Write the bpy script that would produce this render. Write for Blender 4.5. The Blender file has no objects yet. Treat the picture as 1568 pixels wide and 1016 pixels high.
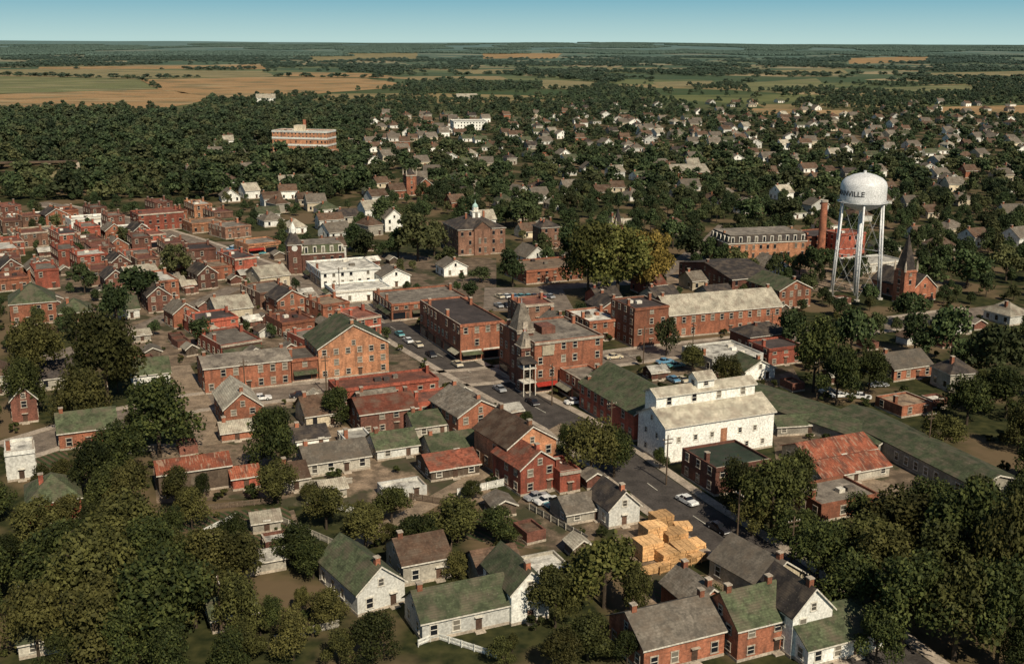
import bpy, math, random
import numpy as np
from mathutils import Vector, Matrix, noise
random.seed(7)
R=random.Random(11)
scene=bpy.context.scene
COL=scene.collection
# ------------------------------------------------------------------ camera
H=85.0; FPX=1700.0; TH=math.radians(14.6)
cam=bpy.data.cameras.new("camera"); camo=bpy.data.objects.new("camera",cam); COL.objects.link(camo)
cam.lens=FPX/1568*36; cam.sensor_width=36; cam.clip_start=1; cam.clip_end=80000
RM=Matrix.Rotation(math.radians(90)-TH,3,'X')@Matrix.Rotation(math.radians(0.25),3,'Z')
camo.matrix_world=Matrix.Translation((0,0,H))@RM.to_4x4()
scene.camera=camo
CT,ST=math.cos(TH),math.sin(TH)
# site survey: aerial photo measurements -> plan coordinates on the ground (metres)
def ray(u,v): return RM@Vector(((u-784)/FPX,-(v-508)/FPX,-1))
def P(u,v):
    d=ray(u,v); k=-H/d.z; return Vector((d.x*k,d.y*k,0))
def ZT(p,u,v):
    d=ray(u,v); k=math.hypot(p.x,p.y)/math.hypot(d.x,d.y); return H+d.z*k
# ------------------------------------------------------------------ materials
MATS={}
def nodes(name):
    m=bpy.data.materials.new(name); m.use_nodes=True; nt=m.node_tree; b=nt.nodes['Principled BSDF']
    return m,nt,b
def N(nt,t,**k):
    n=nt.nodes.new(t)
    for a,v in k.items(): setattr(n,a,v)
    return n
def mix(nt,a,b,f,bt='MIX'):
    n=N(nt,'ShaderNodeMix',data_type='RGBA',blend_type=bt)
    for s,x in ((0,f),(6,a),(7,b)):
        if isinstance(x,(int,float)): n.inputs[s].default_value=x
        elif isinstance(x,tuple): n.inputs[s].default_value=(*x,1)
        else: nt.links.new(x,n.inputs[s])
    return n.outputs[2]
def mrange(nt,x,a,b,c,d):
    n=N(nt,'ShaderNodeMapRange'); nt.links.new(x,n.inputs[0])
    for i,v in enumerate((a,b,c,d)): n.inputs[i+1].default_value=v
    return n.outputs[0]
def noiz(nt,vec,sc,det=3,stretch=None):
    n=N(nt,'ShaderNodeTexNoise'); n.inputs['Scale'].default_value=sc; n.inputs['Detail'].default_value=det
    if stretch:
        mp=N(nt,'ShaderNodeMapping'); mp.inputs['Scale'].default_value=stretch; nt.links.new(vec,mp.inputs[0]); vec=mp.outputs[0]
    nt.links.new(vec,n.inputs['Vector']); return n.outputs['Fac']
def grey(nt,f):
    g=N(nt,'ShaderNodeCombineColor'); [nt.links.new(f,g.inputs[i]) for i in range(3)]; return g.outputs[0]
def surf(key,col,kind='',var=0.35,rough=0.85,spec=0.25,metal=0.0,patch=None):
    m,nt,b=nodes(key); tc=N(nt,'ShaderNodeTexCoord').outputs['Object']
    oi=N(nt,'ShaderNodeObjectInfo').outputs['Random']
    if kind not in ('plain','yard','garden'):
        ad=N(nt,'ShaderNodeVectorMath',operation='ADD'); sc_=N(nt,'ShaderNodeVectorMath',operation='SCALE'); sc_.inputs[0].default_value=(97,61,0); nt.links.new(oi,sc_.inputs['Scale']); nt.links.new(tc,ad.inputs[0]); nt.links.new(sc_.outputs[0],ad.inputs[1]); tc=ad.outputs[0]
    big=noiz(nt,tc,0.35,4); fine=noiz(nt,tc,2.6,4)
    c=mix(nt,tuple(x*(1-var) for x in col),tuple(min(1,x*(1+var)) for x in col),mrange(nt,big,.3,.7,0,1))
    c=mix(nt,c,grey(nt,mrange(nt,fine,.3,.7,.65,1.25)),1.0,'MULTIPLY')
    if kind!='plain': c=mix(nt,c,grey(nt,mrange(nt,oi,0,1,.58,1.25)),1.0,'MULTIPLY')
    if kind=='brick':
        st=noiz(nt,tc,1.2,3,(.6,.6,5)); c=mix(nt,c,tuple(x*.5 for x in col),mrange(nt,st,.5,.75,0,.75))
        br=noiz(nt,tc,9,2,(1,1,2.5)); c=mix(nt,c,(.42,.32,.23),mrange(nt,br,.56,.72,0,.4))
        so=noiz(nt,tc,.5,4,(2,2,.4)); c=mix(nt,c,(.06,.038,.028),mrange(nt,so,.5,.75,0,.7))
    if kind=='board':
        w=N(nt,'ShaderNodeTexWave',wave_type='BANDS',bands_direction='Z'); w.inputs['Scale'].default_value=1.6; w.inputs['Distortion'].default_value=.3
        nt.links.new(tc,w.inputs[0]); c=mix(nt,c,tuple(x*.6 for x in col),mrange(nt,w.outputs['Fac'],0,.35,.55,0))
        st=noiz(nt,tc,1.0,4,(1.5,1.5,.3)); c=mix(nt,c,(.30,.26,.2),mrange(nt,st,.55,.8,0,.5))
    if kind=='shingle':
        st=noiz(nt,tc,1.2,5,(1,1,1)); c=mix(nt,c,tuple(x*.4 for x in col),mrange(nt,st,.47,.66,0,.8))
        s2=noiz(nt,tc,.45,3,(1,1,1)); c=mix(nt,c,(.13,.10,.07),mrange(nt,s2,.45,.66,0,.65))
        s3=noiz(nt,tc,3.5,2,(1,1,1)); c=mix(nt,c,(.26,.23,.17),mrange(nt,s3,.64,.72,0,.35))
        w=N(nt,'ShaderNodeTexWave',wave_type='BANDS',bands_direction='Z'); w.inputs['Scale'].default_value=1.3; w.inputs['Distortion'].default_value=1.5
        nt.links.new(tc,w.inputs[0]); c=mix(nt,c,tuple(x*.6 for x in col),mrange(nt,w.outputs['Fac'],0,.4,.45,0))
    if kind=='metal':
        w=N(nt,'ShaderNodeTexWave',wave_type='BANDS',bands_direction='X'); w.inputs['Scale'].default_value=.8; w.inputs['Distortion'].default_value=.2
        nt.links.new(tc,w.inputs[0]); c=mix(nt,c,tuple(x*.5 for x in col),mrange(nt,w.outputs['Fac'],0,.3,.6,0))
        st=noiz(nt,tc,.6,4,(1,.5,1)); c=mix(nt,c,(.10,.045,.03),mrange(nt,st,.48,.62,0,.85 if key=='rust' else .3))
        if key=='rust': c=mix(nt,c,(.34,.25,.17),mrange(nt,noiz(nt,tc,1.1,3,(2.5,.3,1)),.56,.64,0,.6))
    if kind=='flat':
        v=N(nt,'ShaderNodeTexVoronoi'); v.inputs['Scale'].default_value=.22; nt.links.new(tc,v.inputs['Vector'])
        sep=N(nt,'ShaderNodeSeparateColor'); nt.links.new(v.outputs['Color'],sep.inputs[0])
        c=mix(nt,c,tuple(x*.5 for x in col),mrange(nt,sep.outputs[0],.45,.5,0,.35))
        c=mix(nt,c,(.05,.04,.035),mrange(nt,noiz(nt,tc,.5,5),.5,.68,0,.7))
    if kind=='yard':
        c=mix(nt,c,(.035,.04,.016),mrange(nt,noiz(nt,tc,.09,5),.52,.58,0,.9)); c=mix(nt,c,(.08,.06,.038),mrange(nt,noiz(nt,tc,.3,5),.47,.62,0,.7))
    if kind=='garden':
        w=N(nt,'ShaderNodeTexWave',wave_type='BANDS',bands_direction='DIAGONAL'); w.inputs['Scale'].default_value=.35; w.inputs['Distortion'].default_value=1.2
        nt.links.new(tc,w.inputs[0]); c=mix(nt,c,(.03,.05,.015),mrange(nt,w.outputs['Fac'],.3,.6,0,.9))
    nt.links.new(c,b.inputs['Base Color']); b.inputs['Roughness'].default_value=rough; b.inputs['Specular IOR Level'].default_value=spec; b.inputs['Metallic'].default_value=metal
    MATS[key]=m; return m
for k,c in dict(brick=(.31,.115,.062),brickred=(.33,.085,.05),brickdark=(.15,.06,.04),brickor=(.42,.195,.10),brown=(.21,.11,.07)).items(): surf(k,c,'brick')
for k,c in dict(white=(.8,.79,.70),grey=(.38,.35,.28),weather=(.13,.095,.065),cream=(.62,.53,.37)).items(): surf(k,c,'board',var=.12 if k=='white' else .3)
for k,c in dict(rgreen=(.075,.09,.045),rgrey=(.18,.155,.12),rdark=(.05,.042,.037),rbrown=(.12,.072,.045),rred=(.22,.07,.04)).items(): surf(k,c,'shingle')
for k,c in dict(rust=(.27,.085,.045),mpale=(.40,.36,.27)).items(): surf(k,c,'metal',rough=.6)
for k,c in dict(fgrey=(.21,.18,.14),fdark=(.07,.055,.048),ftan=(.30,.215,.14),fred=(.21,.085,.055),fwhite=(.6,.57,.48),fgreen=(.045,.065,.042)).items(): surf(k,c,'flat')
surf('trim',(.62,.58,.48),'plain',var=.1); surf('stone',(.4,.34,.26),'plain'); surf('silver',(.68,.68,.65),'plain',var=.08,rough=.45,spec=.5)
surf('steel',(.5,.5,.48),'plain',rough=.5); surf('blackp',(.03,.03,.03),'plain'); surf('wood',(.10,.07,.045),'plain'); surf('lumber',(.60,.36,.16),'',var=.3)
surf('awning',(.3,.28,.2),''); surf('doorp',(.1,.06,.04),''); surf('concrete',(.42,.39,.32),'plain'); surf('bark',(.06,.045,.03),'plain')
surf('rubber',(.02,.02,.02),'plain'); surf('copper',(.35,.5,.44),'plain'); surf('garden',(.10,.07,.04),'garden')
m,nt,b=nodes('glass'); ge=N(nt,'ShaderNodeNewGeometry').outputs['Random Per Island']
nt.links.new(mix(nt,(.012,.014,.018),(.2,.18,.14),mrange(nt,ge,.65,.95,0,1)),b.inputs['Base Color']); b.inputs['Roughness'].default_value=.12; MATS['glass']=m
CARC=dict(c_white=(.7,.7,.66),c_blue=(.13,.28,.4),c_teal=(.12,.33,.34),c_red=(.3,.03,.02),c_cream=(.6,.52,.36),c_black=(.02,.02,.025),c_grey=(.3,.31,.31))
for k,c in CARC.items():
    surf(k,c,'plain',var=.05,rough=.25,spec=.5)
def leafmat(key,a,bc,oliv,haze=None):
    m,nt,b=nodes(key); g=N(nt,'ShaderNodeNewGeometry'); tc=N(nt,'ShaderNodeTexCoord').outputs['Object']; oi=N(nt,'ShaderNodeObjectInfo').outputs['Random']
    c=mix(nt,a,bc,g.outputs['Random Per Island'])
    c=mix(nt,c,oliv,mrange(nt,oi,.45,1,0,.8))
    wn=N(nt,'ShaderNodeTexWhiteNoise',noise_dimensions='1D'); nt.links.new(oi,wn.inputs['W'])
    c=mix(nt,c,grey(nt,mrange(nt,wn.outputs['Value'],0,1,.5,1.35)),1.0,'MULTIPLY')
    c=mix(nt,c,tuple(x*.4 for x in a),mrange(nt,noiz(nt,tc,4,2),.45,.7,0,.8))
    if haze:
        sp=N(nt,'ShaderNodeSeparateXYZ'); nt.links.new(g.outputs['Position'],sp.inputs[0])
        c=mix(nt,c,(.10,.15,.125),mrange(nt,sp.outputs[1],400,5500,0,.85))  # aerial haze painted into the leaf colour, growing with world y
    nt.links.new(c,b.inputs['Base Color']); b.inputs['Roughness'].default_value=.7; b.inputs['Specular IOR Level'].default_value=.12
    MATS[key]=m
leafmat('leaf',(.018,.028,.009),(.072,.082,.022),(.10,.088,.026))
leafmat('leafgold',(.09,.07,.015),(.21,.155,.04),(.17,.12,.03))
leafmat('leafwillow',(.05,.058,.014),(.13,.125,.035),(.1,.098,.03))
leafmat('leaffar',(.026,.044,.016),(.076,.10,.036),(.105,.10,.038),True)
# ------------------------------------------------------------------ mesh builder
class MB:
    def __init__(s): s.p={}
    def add(s,part,vs,fs,mat):
        d=s.p.setdefault(part,([],[],[])); o=len(d[0]); d[0].extend(tuple(v) for v in vs)
        for f in fs: d[1].append(tuple(i+o for i in f)); d[2].append(mat)
    def quad(s,part,a,b,c,d,mat): s.add(part,[a,b,c,d],[(0,1,2,3)],mat)
    def poly(s,part,pts,mat): s.add(part,pts,[tuple(range(len(pts)))],mat)
    def hexa(s,part,b4,t4,mat): s.add(part,list(b4)+list(t4),[(3,2,1,0),(4,5,6,7),(0,1,5,4),(1,2,6,5),(2,3,7,6),(3,0,4,7)],mat)
    def box(s,part,x0,y0,z0,x1,y1,z1,mat): s.hexa(part,[(x0,y0,z0),(x1,y0,z0),(x1,y1,z0),(x0,y1,z0)],[(x0,y0,z1),(x1,y0,z1),(x1,y1,z1),(x0,y1,z1)],mat)
    def slab(s,part,q,th,mat): s.hexa(part,[(a[0],a[1],a[2]+.005) for a in q],[(a[0],a[1],a[2]+th) for a in q],mat)
    def ob(s,part,F,t0,t1,z0,z1,n0,n1,mat):
        O,T,Nn=F[:3]
        f=lambda t,z,n:(O[0]+T[0]*t+Nn[0]*n,O[1]+T[1]*t+Nn[1]*n,z)
        s.hexa(part,[f(t0,z0,n0),f(t1,z0,n0),f(t1,z0,n1),f(t0,z0,n1)],[f(t0,z1,n0),f(t1,z1,n0),f(t1,z1,n1),f(t0,z1,n1)],mat)
    def cyl(s,part,a,b,ra,rb,n,mat,caps=True):
        a=Vector(a);b=Vector(b);ax=(b-a).normalized(); e=ax.orthogonal().normalized(); f=ax.cross(e); vs=[]
        for c,r in ((a,ra),(b,rb)):
            for i in range(n):
                t=2*math.pi*i/n; vs.append(tuple(c+e*math.cos(t)*r+f*math.sin(t)*r))
        fs=[(i,(i+1)%n,n+(i+1)%n,n+i) for i in range(n)]
        if caps: fs+=[tuple(range(n))[::-1],tuple(range(n,2*n))]
        s.add(part,vs,fs,mat)
    def lathe(s,part,prof,n,mat,c=(0,0)):
        vs=[];fs=[]
        for r,z in prof:
            for i in range(n): t=2*math.pi*i/n; vs.append((c[0]+r*math.cos(t),c[1]+r*math.sin(t),z))
        for j in range(len(prof)-1):
            for i in range(n): fs.append((j*n+i,j*n+(i+1)%n,(j+1)*n+(i+1)%n,(j+1)*n+i))
        s.add(part,vs,fs,mat)
    def mesh(s,name,parts=None,smooth=False):
        vs=[];fs=[];mk=[]
        for k,(v,f,m) in s.p.items():
            if parts and k not in parts: continue
            o=len(vs); vs+=v; fs+=[tuple(i+o for i in q) for q in f]; mk+=m
        me=bpy.data.meshes.new(name); me.from_pydata(vs,[],fs); keys=sorted(set(mk))
        for k in keys: me.materials.append(MATS[k])
        ix={k:i for i,k in enumerate(keys)}; me.polygons.foreach_set('material_index',[ix[k] for k in mk])
        if smooth: me.polygons.foreach_set('use_smooth',[True]*len(fs))
        me.update(); return me
    def place(s,name,loc,yaw,smooth=()):
        e=bpy.data.objects.new(name,None); COL.objects.link(e); e.location=loc; e.rotation_euler=(0,0,yaw); e.empty_display_size=.5
        for k in s.p:
            o=bpy.data.objects.new(k,s.mesh(k,[k],k in smooth)); COL.objects.link(o); o.parent=e
        return e
def inst(name,me,loc,yaw=0,sc=(1,1,1)):
    o=bpy.data.objects.new(name,me); COL.objects.link(o); o.location=loc; o.rotation_euler=(0,0,yaw); o.scale=sc; return o
# occupancy of plan (2 m cells)
OCC=set()
def cells(x,y,w,d,yaw,mg=0.0):
    c,s_=math.cos(yaw),math.sin(yaw); r=set(); a=-mg
    while a<=w+mg+.01:
        b_=-mg
        while b_<=d+mg+.01:
            r.add((int((x+a*c-b_*s_)//2),int((y+a*s_+b_*c)//2))); b_+=1.4
        a+=1.4
    return r
def free(*a): return not (cells(*a)&OCC)
def mark(*a): OCC.update(cells(*a))
def inpoly(x,y,pl):
    c=False;j=len(pl)-1
    for i in range(len(pl)):
        a,b_=pl[i],pl[j]
        if (a.y>y)!=(b_.y>y) and x<(b_.x-a.x)*(y-a.y)/(b_.y-a.y)+a.x: c=not c
        j=i
    return c
def markpoly(pp):
    pl=[P(*q) for q in pp]; x=min(p.x for p in pl)
    while x<max(p.x for p in pl):
        y=min(p.y for p in pl)
        while y<max(p.y for p in pl):
            if inpoly(x,y,pl): OCC.add((int(x//2),int(y//2)))
            y+=2
        x+=2
# ------------------------------------------------------------------ buildings
def window(M,F,t,z,w,h,det,tr):
    if det:
        for a in ((t-w/2-.14,t-w/2,z,z+h),(t+w/2,t+w/2+.14,z,z+h)): M.ob('windows',F,a[0],a[1],a[2],a[3],-.02,.09,tr)
        M.ob('windows',F,t-w/2-.22,t+w/2+.22,z-.16,z-.002,-.02,.16,tr); M.ob('windows',F,t-w/2-.18,t+w/2+.18,z+h+.002,z+h+.2,-.02,.12,tr)
        M.ob('windows',F,t-w/2,t+w/2,z+h*.48,z+h*.54,-.02,.07,'trim')
        M.ob('windows',F,t-w/2+.001,t+w/2-.001,z,z+h,-.02,.025,'glass')
    else:
        M.ob('windows',F,t-w/2,t+w/2,z,z+h,-.02,.05,'glass'); M.ob('windows',F,t-w/2-.1,t+w/2+.1,z-.16,z-.003,-.02,.12,tr); M.ob('windows',F,t-w/2-.1,t+w/2+.1,z+h+.003,z+h+.18,-.02,.1,tr)
def sides(w,d,ox=0,oy=0):
    return [((ox,oy),(1,0),(0,-1),w),((ox+w,oy),(0,1),(1,0),d),((ox+w,oy+d),(-1,0),(0,1),w),((ox,oy+d),(0,-1),(-1,0),d)]
def facade(M,F,z0,h,det,tr,shop=False,door=False,rr=R,sp=2.9):
    L=F[3]; n=max(1,round(h/3.3)); sh=h/n; k=max(1,int((L-1.0)//sp)); st=L/k; ww=min(1.05,st*.5)
    for i in range(n):
        z=z0+i*sh
        if i==0 and shop and h>4:
            kk=max(1,int(L//6)); s2=L/kk
            for j in range(kk):
                M.ob('windows',F,j*s2+.5,(j+1)*s2-1.9,z+.6,z+2.7,-.02,.06,'glass'); M.ob('door',F,(j+1)*s2-1.6,(j+1)*s2-.6,z+.05,z+2.5,-.02,.05,'doorp')
                a,b_=j*s2+.3,(j+1)*s2-.3; O,T,Nn=F[:3]; f=lambda t,zz,nn:(O[0]+T[0]*t+Nn[0]*nn,O[1]+T[1]*t+Nn[1]*nn,zz)
                M.ob('signboard',F,a,b_,z+2.95,z+3.35,-.02,.12,rr.choice(['trim','doorp','brown','rgreen','doorp']))
                if rr.random()<.35: M.slab('awning',[f(a,z+2.9,.08),f(b_,z+2.9,.08),f(b_,z+2.2,1.5),f(a,z+2.2,1.5)],.05,rr.choice(['awning','c_red','awning','rgreen','rgreen']))
            continue
        for j in range(k):
            t=(j+.5)*st
            if i==0 and door and j==k//2:
                M.ob('door',F,t-.5,t+.5,z+.25,z+2.35,-.02,.06,'doorp'); M.ob('door',F,t-.8,t+.8,z+.02,z+.22,0,1.0,'stone'); M.ob('door',F,t-.7,t+.7,z+2.37,z+2.5,-.02,.5,tr); continue
            if rr.random()<.18: continue
            window(M,F,t,z+.95,ww,min(1.6,sh-1.5),det,tr)
def shell(M,w,d,h,roof,rise,wall,rf,shop='',chim=1,det=True,wins=True,ox=0,oy=0,z0=0,rr=R,door=True,tr=None,sp=2.9):
    tr=tr or ('stone' if wall.startswith('bri') or wall=='brown' else 'trim')
    x0,y0,x1,y1=ox,oy,ox+w,oy+d; z1=h
    S=sides(w,d,ox,oy)
    for a,b_ in (((x0,y0),(x1,y0)),((x1,y0),(x1,y1)),((x1,y1),(x0,y1)),((x0,y1),(x0,y0))):
        M.quad('walls',(*a,z0),(*b_,z0),(*b_,z1),(*a,z1),wall)
    if z0==0:
        for F in S: M.ob('foundation',F,-.06,F[3]+.06,-.1,.45,.002,.06,'stone')
    o=.4
    if roof=='GX':
        ym=(y0+y1)/2; k=rise/(d/2)
        M.poly('walls',[(x0,y0,z1),(x0,y1,z1),(x0,ym,z1+rise)],wall); M.poly('walls',[(x1,y0,z1),(x1,y1,z1),(x1,ym,z1+rise)],wall)
        M.slab('roof',[(x0-o,y0-o,z1-o*k),(x1+o,y0-o,z1-o*k),(x1+o,ym,z1+rise),(x0-o,ym,z1+rise)],.16,rf)
        M.slab('roof',[(x0-o,y1+o,z1-o*k),(x0-o,ym+.002,z1+rise),(x1+o,ym+.002,z1+rise),(x1+o,y1+o,z1-o*k)],.16,rf)
        M.box('roof',x0-o,y0-o-.04,z1-o*k-.14,x1+o,y0-o-.003,z1-o*k+.1,'trim')
        if rise>2.5 and wins:
            window(M,S[1],d/2,z1+.3,.8,1.1,det,tr); window(M,S[3],d/2,z1+.3,.8,1.1,det,tr)
        cp=[(x0+1.0,ym),(x1-1.0,ym)]
    elif roof=='GY':
        xm=(x0+x1)/2; k=rise/(w/2)
        M.poly('walls',[(x0,y0,z1),(x1,y0,z1),(xm,y0,z1+rise)],wall); M.poly('walls',[(x0,y1,z1),(x1,y1,z1),(xm,y1,z1+rise)],wall)
        M.slab('roof',[(x0-o,y0-o,z1-o*k),(xm,y0-o,z1+rise),(xm,y1+o,z1+rise),(x0-o,y1+o,z1-o*k)],.16,rf)
        M.slab('roof',[(x1+o,y0-o,z1-o*k),(x1+o,y1+o,z1-o*k),(xm+.002,y1+o,z1+rise),(xm+.002,y0-o,z1+rise)],.16,rf)
        for sx,ex in ((x0-o,xm),(x1+o,xm)):
            M.hexa('roof',[(sx,y0-o-.05,z1-o*k-.12),(ex,y0-o-.05,z1+rise-.12),(ex,y0-o-.003,z1+rise-.12),(sx,y0-o-.003,z1-o*k-.12)],[(sx,y0-o-.05,z1-o*k+.17),(ex,y0-o-.05,z1+rise+.17),(ex,y0-o-.003,z1+rise+.17),(sx,y0-o-.003,z1-o*k+.17)],'trim')
        if rise>2.2 and wins:
            window(M,S[0],w/2,z1+.2,.8,1.1,det,tr); window(M,S[2],w/2,z1+.2,.8,1.1,det,tr)
        cp=[(xm,y0+1.2),(xm,y1-1.2)]
    elif roof=='H':
        e=[(x0-o,y0-o),(x1+o,y0-o),(x1+o,y1+o),(x0-o,y1+o)]; zz=z1+.02; hh=min(w,d)/2
        if w>=d: a,b_=(x0+hh,(y0+y1)/2),(x1-hh-.01,(y0+y1)/2)
        else: a,b_=((x0+x1)/2,y0+hh),((x0+x1)/2,y1-hh-.01)
        A=(*a,z1+rise);B=(*b_,z1+rise); e=[(*q,zz) for q in e]
        if abs(w-d)<.05: B=A; fs=[];ts=[(e[0],e[1],A),(e[1],e[2],A),(e[2],e[3],A),(e[3],e[0],A)]
        elif w>=d: fs=[(e[0],e[1],B,A),(e[2],e[3],A,B)]; ts=[(e[1],e[2],B),(e[3],e[0],A)]
        else: fs=[(e[1],e[2],B,A),(e[3],e[0],A,B)]; ts=[(e[0],e[1],A),(e[2],e[3],B)]
        for q in fs+ts: M.poly('roof',q,rf)
        M.box('roof',x0-o,y0-o,zz-.2,x1+o,y1+o,zz-.004,'trim')
        cp=[(x0+w*.3,y0+d*.4),(x0+w*.75,y0+d*.6)]
    elif roof=='M':
        M.box('roof',x0-.35,y0-.35,z1-.02,x1+.35,y1+.35,z1+.25,'trim')
        i=1.0; zt=z1+rise
        M.hexa('roof',[(x0,y0,z1+.252),(x1,y0,z1+.252),(x1,y1,z1+.252),(x0,y1,z1+.252)],[(x0+i,y0+i,zt),(x1-i,y0+i,zt),(x1-i,y1-i,zt),(x0+i,y1-i,zt)],rf)
        M.box('roof',x0+i-.2,y0+i-.2,zt+.003,x1-i+.2,y1-i+.2,zt+.18,'fgrey')
        for F in S:
            k=max(1,int(F[3]//3.2)); st=F[3]/k
            for j in range(k):
                t=(j+.5)*st; M.ob('dormers',F,t-.7,t+.7,z1+.3,zt-.5,-1.2,-.1,'trim'); M.ob('windows',F,t-.45,t+.45,z1+.6,zt-.75,-.2,-.06,'glass')
        cp=[(x0+1.2,y0+d*.4),(x1-1.2,y0+d*.6)]
    else:
        t=.3; zd=z1-.5
        M.poly('roof',[(x0+t,y0+t,zd),(x1-t,y0+t,zd),(x1-t,y1-t,zd),(x0+t,y1-t,zd)],rf)
        for q in (((x0,y0),(x1,y0),(x1-t,y0+t),(x0+t,y0+t)),((x1,y0),(x1,y1),(x1-t,y1-t),(x1-t,y0+t)),((x1,y1),(x0,y1),(x0+t,y1-t),(x1-t,y1-t)),((x0,y1),(x0,y0),(x0+t,y0+t),(x0+t,y1-t))):
            M.quad('walls',*[(*p_,z1) for p_ in q],'stone' if rr.random()<.35 else wall); M.quad('walls',(*q[3],zd),(*q[2],zd),(*q[2],z1),(*q[3],z1),wall)
        if h-z0>4:
            M.ob('cornice',S[0],-.1,w+.1,z1-.75,z1-.15,.003,.3,tr if rr.random()<.4 else wall)
        for _ in range(rr.randint(0,3) if w*d>120 else 0):
            a=x0+1.5+rr.random()*max(.1,w-4.5); b_=y0+1.5+rr.random()*max(.1,d-4.5); M.box('roof_hatch',a,b_,zd+.004,a+1.2+rr.random(),b_+1.3,zd+.8,rr.choice(['trim','fgrey','fdark',wall]))
        cp=[(x0+.7,y0+d*.35),(x1-.7,y0+d*.7),(x0+.7,y0+d*.8)]
        rise=.6
    for i in range(min(chim,len(cp))):
        a,b_=cp[i]; zc=z1+rise+ (1.0 if roof!='H' else .4); ck=wall if wall.startswith('brick') else 'brick'
        M.box('chimney',a-.4,b_-.4,z1-.6,a+.4,b_+.4,zc,ck); M.box('chimney',a-.48,b_-.48,zc+.003,a+.48,b_+.48,zc+.18,'stone')
    if wins:
        for i,F in enumerate(S): facade(M,F,z0,h-z0,det,tr,shop=('FRBL'[i] in shop),door=(i==0 and door and z0==0),rr=rr,sp=sp)
def fit(uL,vB,uR,vE,yaw):
    ps=math.radians(yaw); A=P(uL,vB); k=(uR-784)/FPX
    w=(k*(A.y*CT+H*ST)-A.x)/(math.cos(ps)-k*math.sin(ps)*CT); return A,w,ZT(A,uL,vE),ps
def bld(name,uL,vB,uR,vE,dep,roof,rise,wall,rf,yaw=24,shop='',chim=1,wins=True,extra=None,sp=2.9):
    A,w,h,ps=fit(uL,vB,uR,vE,yaw); h=max(2.4,h); M=MB(); det=A.y<360
    shell(M,w,dep,h,roof,rise,wall,rf,shop,chim,det,wins,sp=sp)
    if extra: extra(M,w,dep,h)
    mark(A.x,A.y,w,dep,ps,1.0); return M.place(name,A,ps)
# ------------------------------------------------------------------ roads first
def strip(name,pts,wd,mat,z,side=0,thick=0):
    M=MB(); n=len(pts); L=[];Q=[]
    for i in range(n):
        a=pts[max(0,i-1)];b_=pts[min(n-1,i+1)]; t=(b_-a).normalized(); nn=Vector((-t.y,t.x,0)); c=pts[i]+nn*side
        L.append(c+nn*wd/2);Q.append(c-nn*wd/2)
    for i in range(n-1):
        if thick: M.hexa('s',[(*Q[i].xy,0),(*Q[i+1].xy,0),(*L[i+1].xy,0),(*L[i].xy,0)],[(*Q[i].xy,thick),(*Q[i+1].xy,thick),(*L[i+1].xy,thick),(*L[i].xy,thick)],mat)
        else: M.quad('s',(*Q[i].xy,z),(*Q[i+1].xy,z),(*L[i+1].xy,z),(*L[i].xy,z),mat)
    return inst(name,M.mesh(name),(0,0,0))
def dens(pts,st=8):
    r=[]
    for a,b_ in zip(pts,pts[1:]):
        k=max(1,int((b_-a).length/st)); r+=[a.lerp(b_,i/k) for i in range(k)]
    return r+[pts[-1]]
surf('asphalt',(.065,.056,.048),'plain',var=.35); surf('gravel',(.24,.175,.115),'yard',var=.45); surf('sidewalk',(.36,.3,.23),'plain',var=.25); surf('paint',(.5,.47,.38),'plain'); surf('street',(.18,.145,.11),'plain',var=.4); surf('track',(.24,.18,.12),'plain',var=.4)
ROADS=[("main_street",[(1420,1060),(1180,868),(1040,775),(870,650),(745,583),(640,525),(590,495)],11,'asphalt',1),
 ("cross_street",[(20,690),(180,640),(300,616),(420,602),(520,594),(745,575),(1000,540),(1180,520),(1560,470)],11,'street',1),
 ("main_street_west",[(590,495),(480,440),(400,408),(300,372),(180,335),(60,310)],10,'street',1),
 ("side_street",[(870,650),(640,780),(500,860)],4,'track',0),
 ("side_street",[(760,460),(840,440),(1000,430)],8,'street',0),
 ("side_street",[(270,560),(300,616),(330,680)],7,'track',0),
 ("side_street",[(1130,700),(1330,740),(1540,800)],6,'track',0),
 ("side_street",[(40,560),(220,500),(360,440)],7,'street',0),
 ("back_road",[(1000,430),(1085,370),(1110,345)],7,'street',0)]
for i,(nm,pp,wd,mt,sw) in enumerate(ROADS):
    pts=dens([P(*q) for q in pp]); strip(nm,pts,wd,mt,.03+.006*i)
    if sw:
        for sd in (-1,1):
            strip("sidewalk",pts[:-2],2.2,'sidewalk',0,side=sd*(wd/2+1.25),thick=.14)
        M=MB()
        for j in range(0,len(pts)-1,2):
            a,b_=pts[j],pts[j].lerp(pts[j+1],.5)
            t=(b_-a).normalized(); q=Vector((-t.y,t.x,0))*.09; z=.04+.006*i
            M.quad('m',(*(a-q).xy,z),(*(b_-q).xy,z),(*(b_+q).xy,z),(*(a+q).xy,z),'paint')
        inst("road_marking",M.mesh("road_marking"),(0,0,0))
    for a,b_ in zip(pts,pts[1:]):
        t=(b_-a); mark(a.x+t.normalized().y*wd/2,a.y-t.normalized().x*wd/2,t.length,wd,math.atan2(t.y,t.x),0.5)
def patch(name,pp,mat,z):
    M=MB(); M.poly('p',[(*P(*q).xy,z) for q in pp],mat); inst(name,M.mesh(name),(0,0,0))
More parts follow.
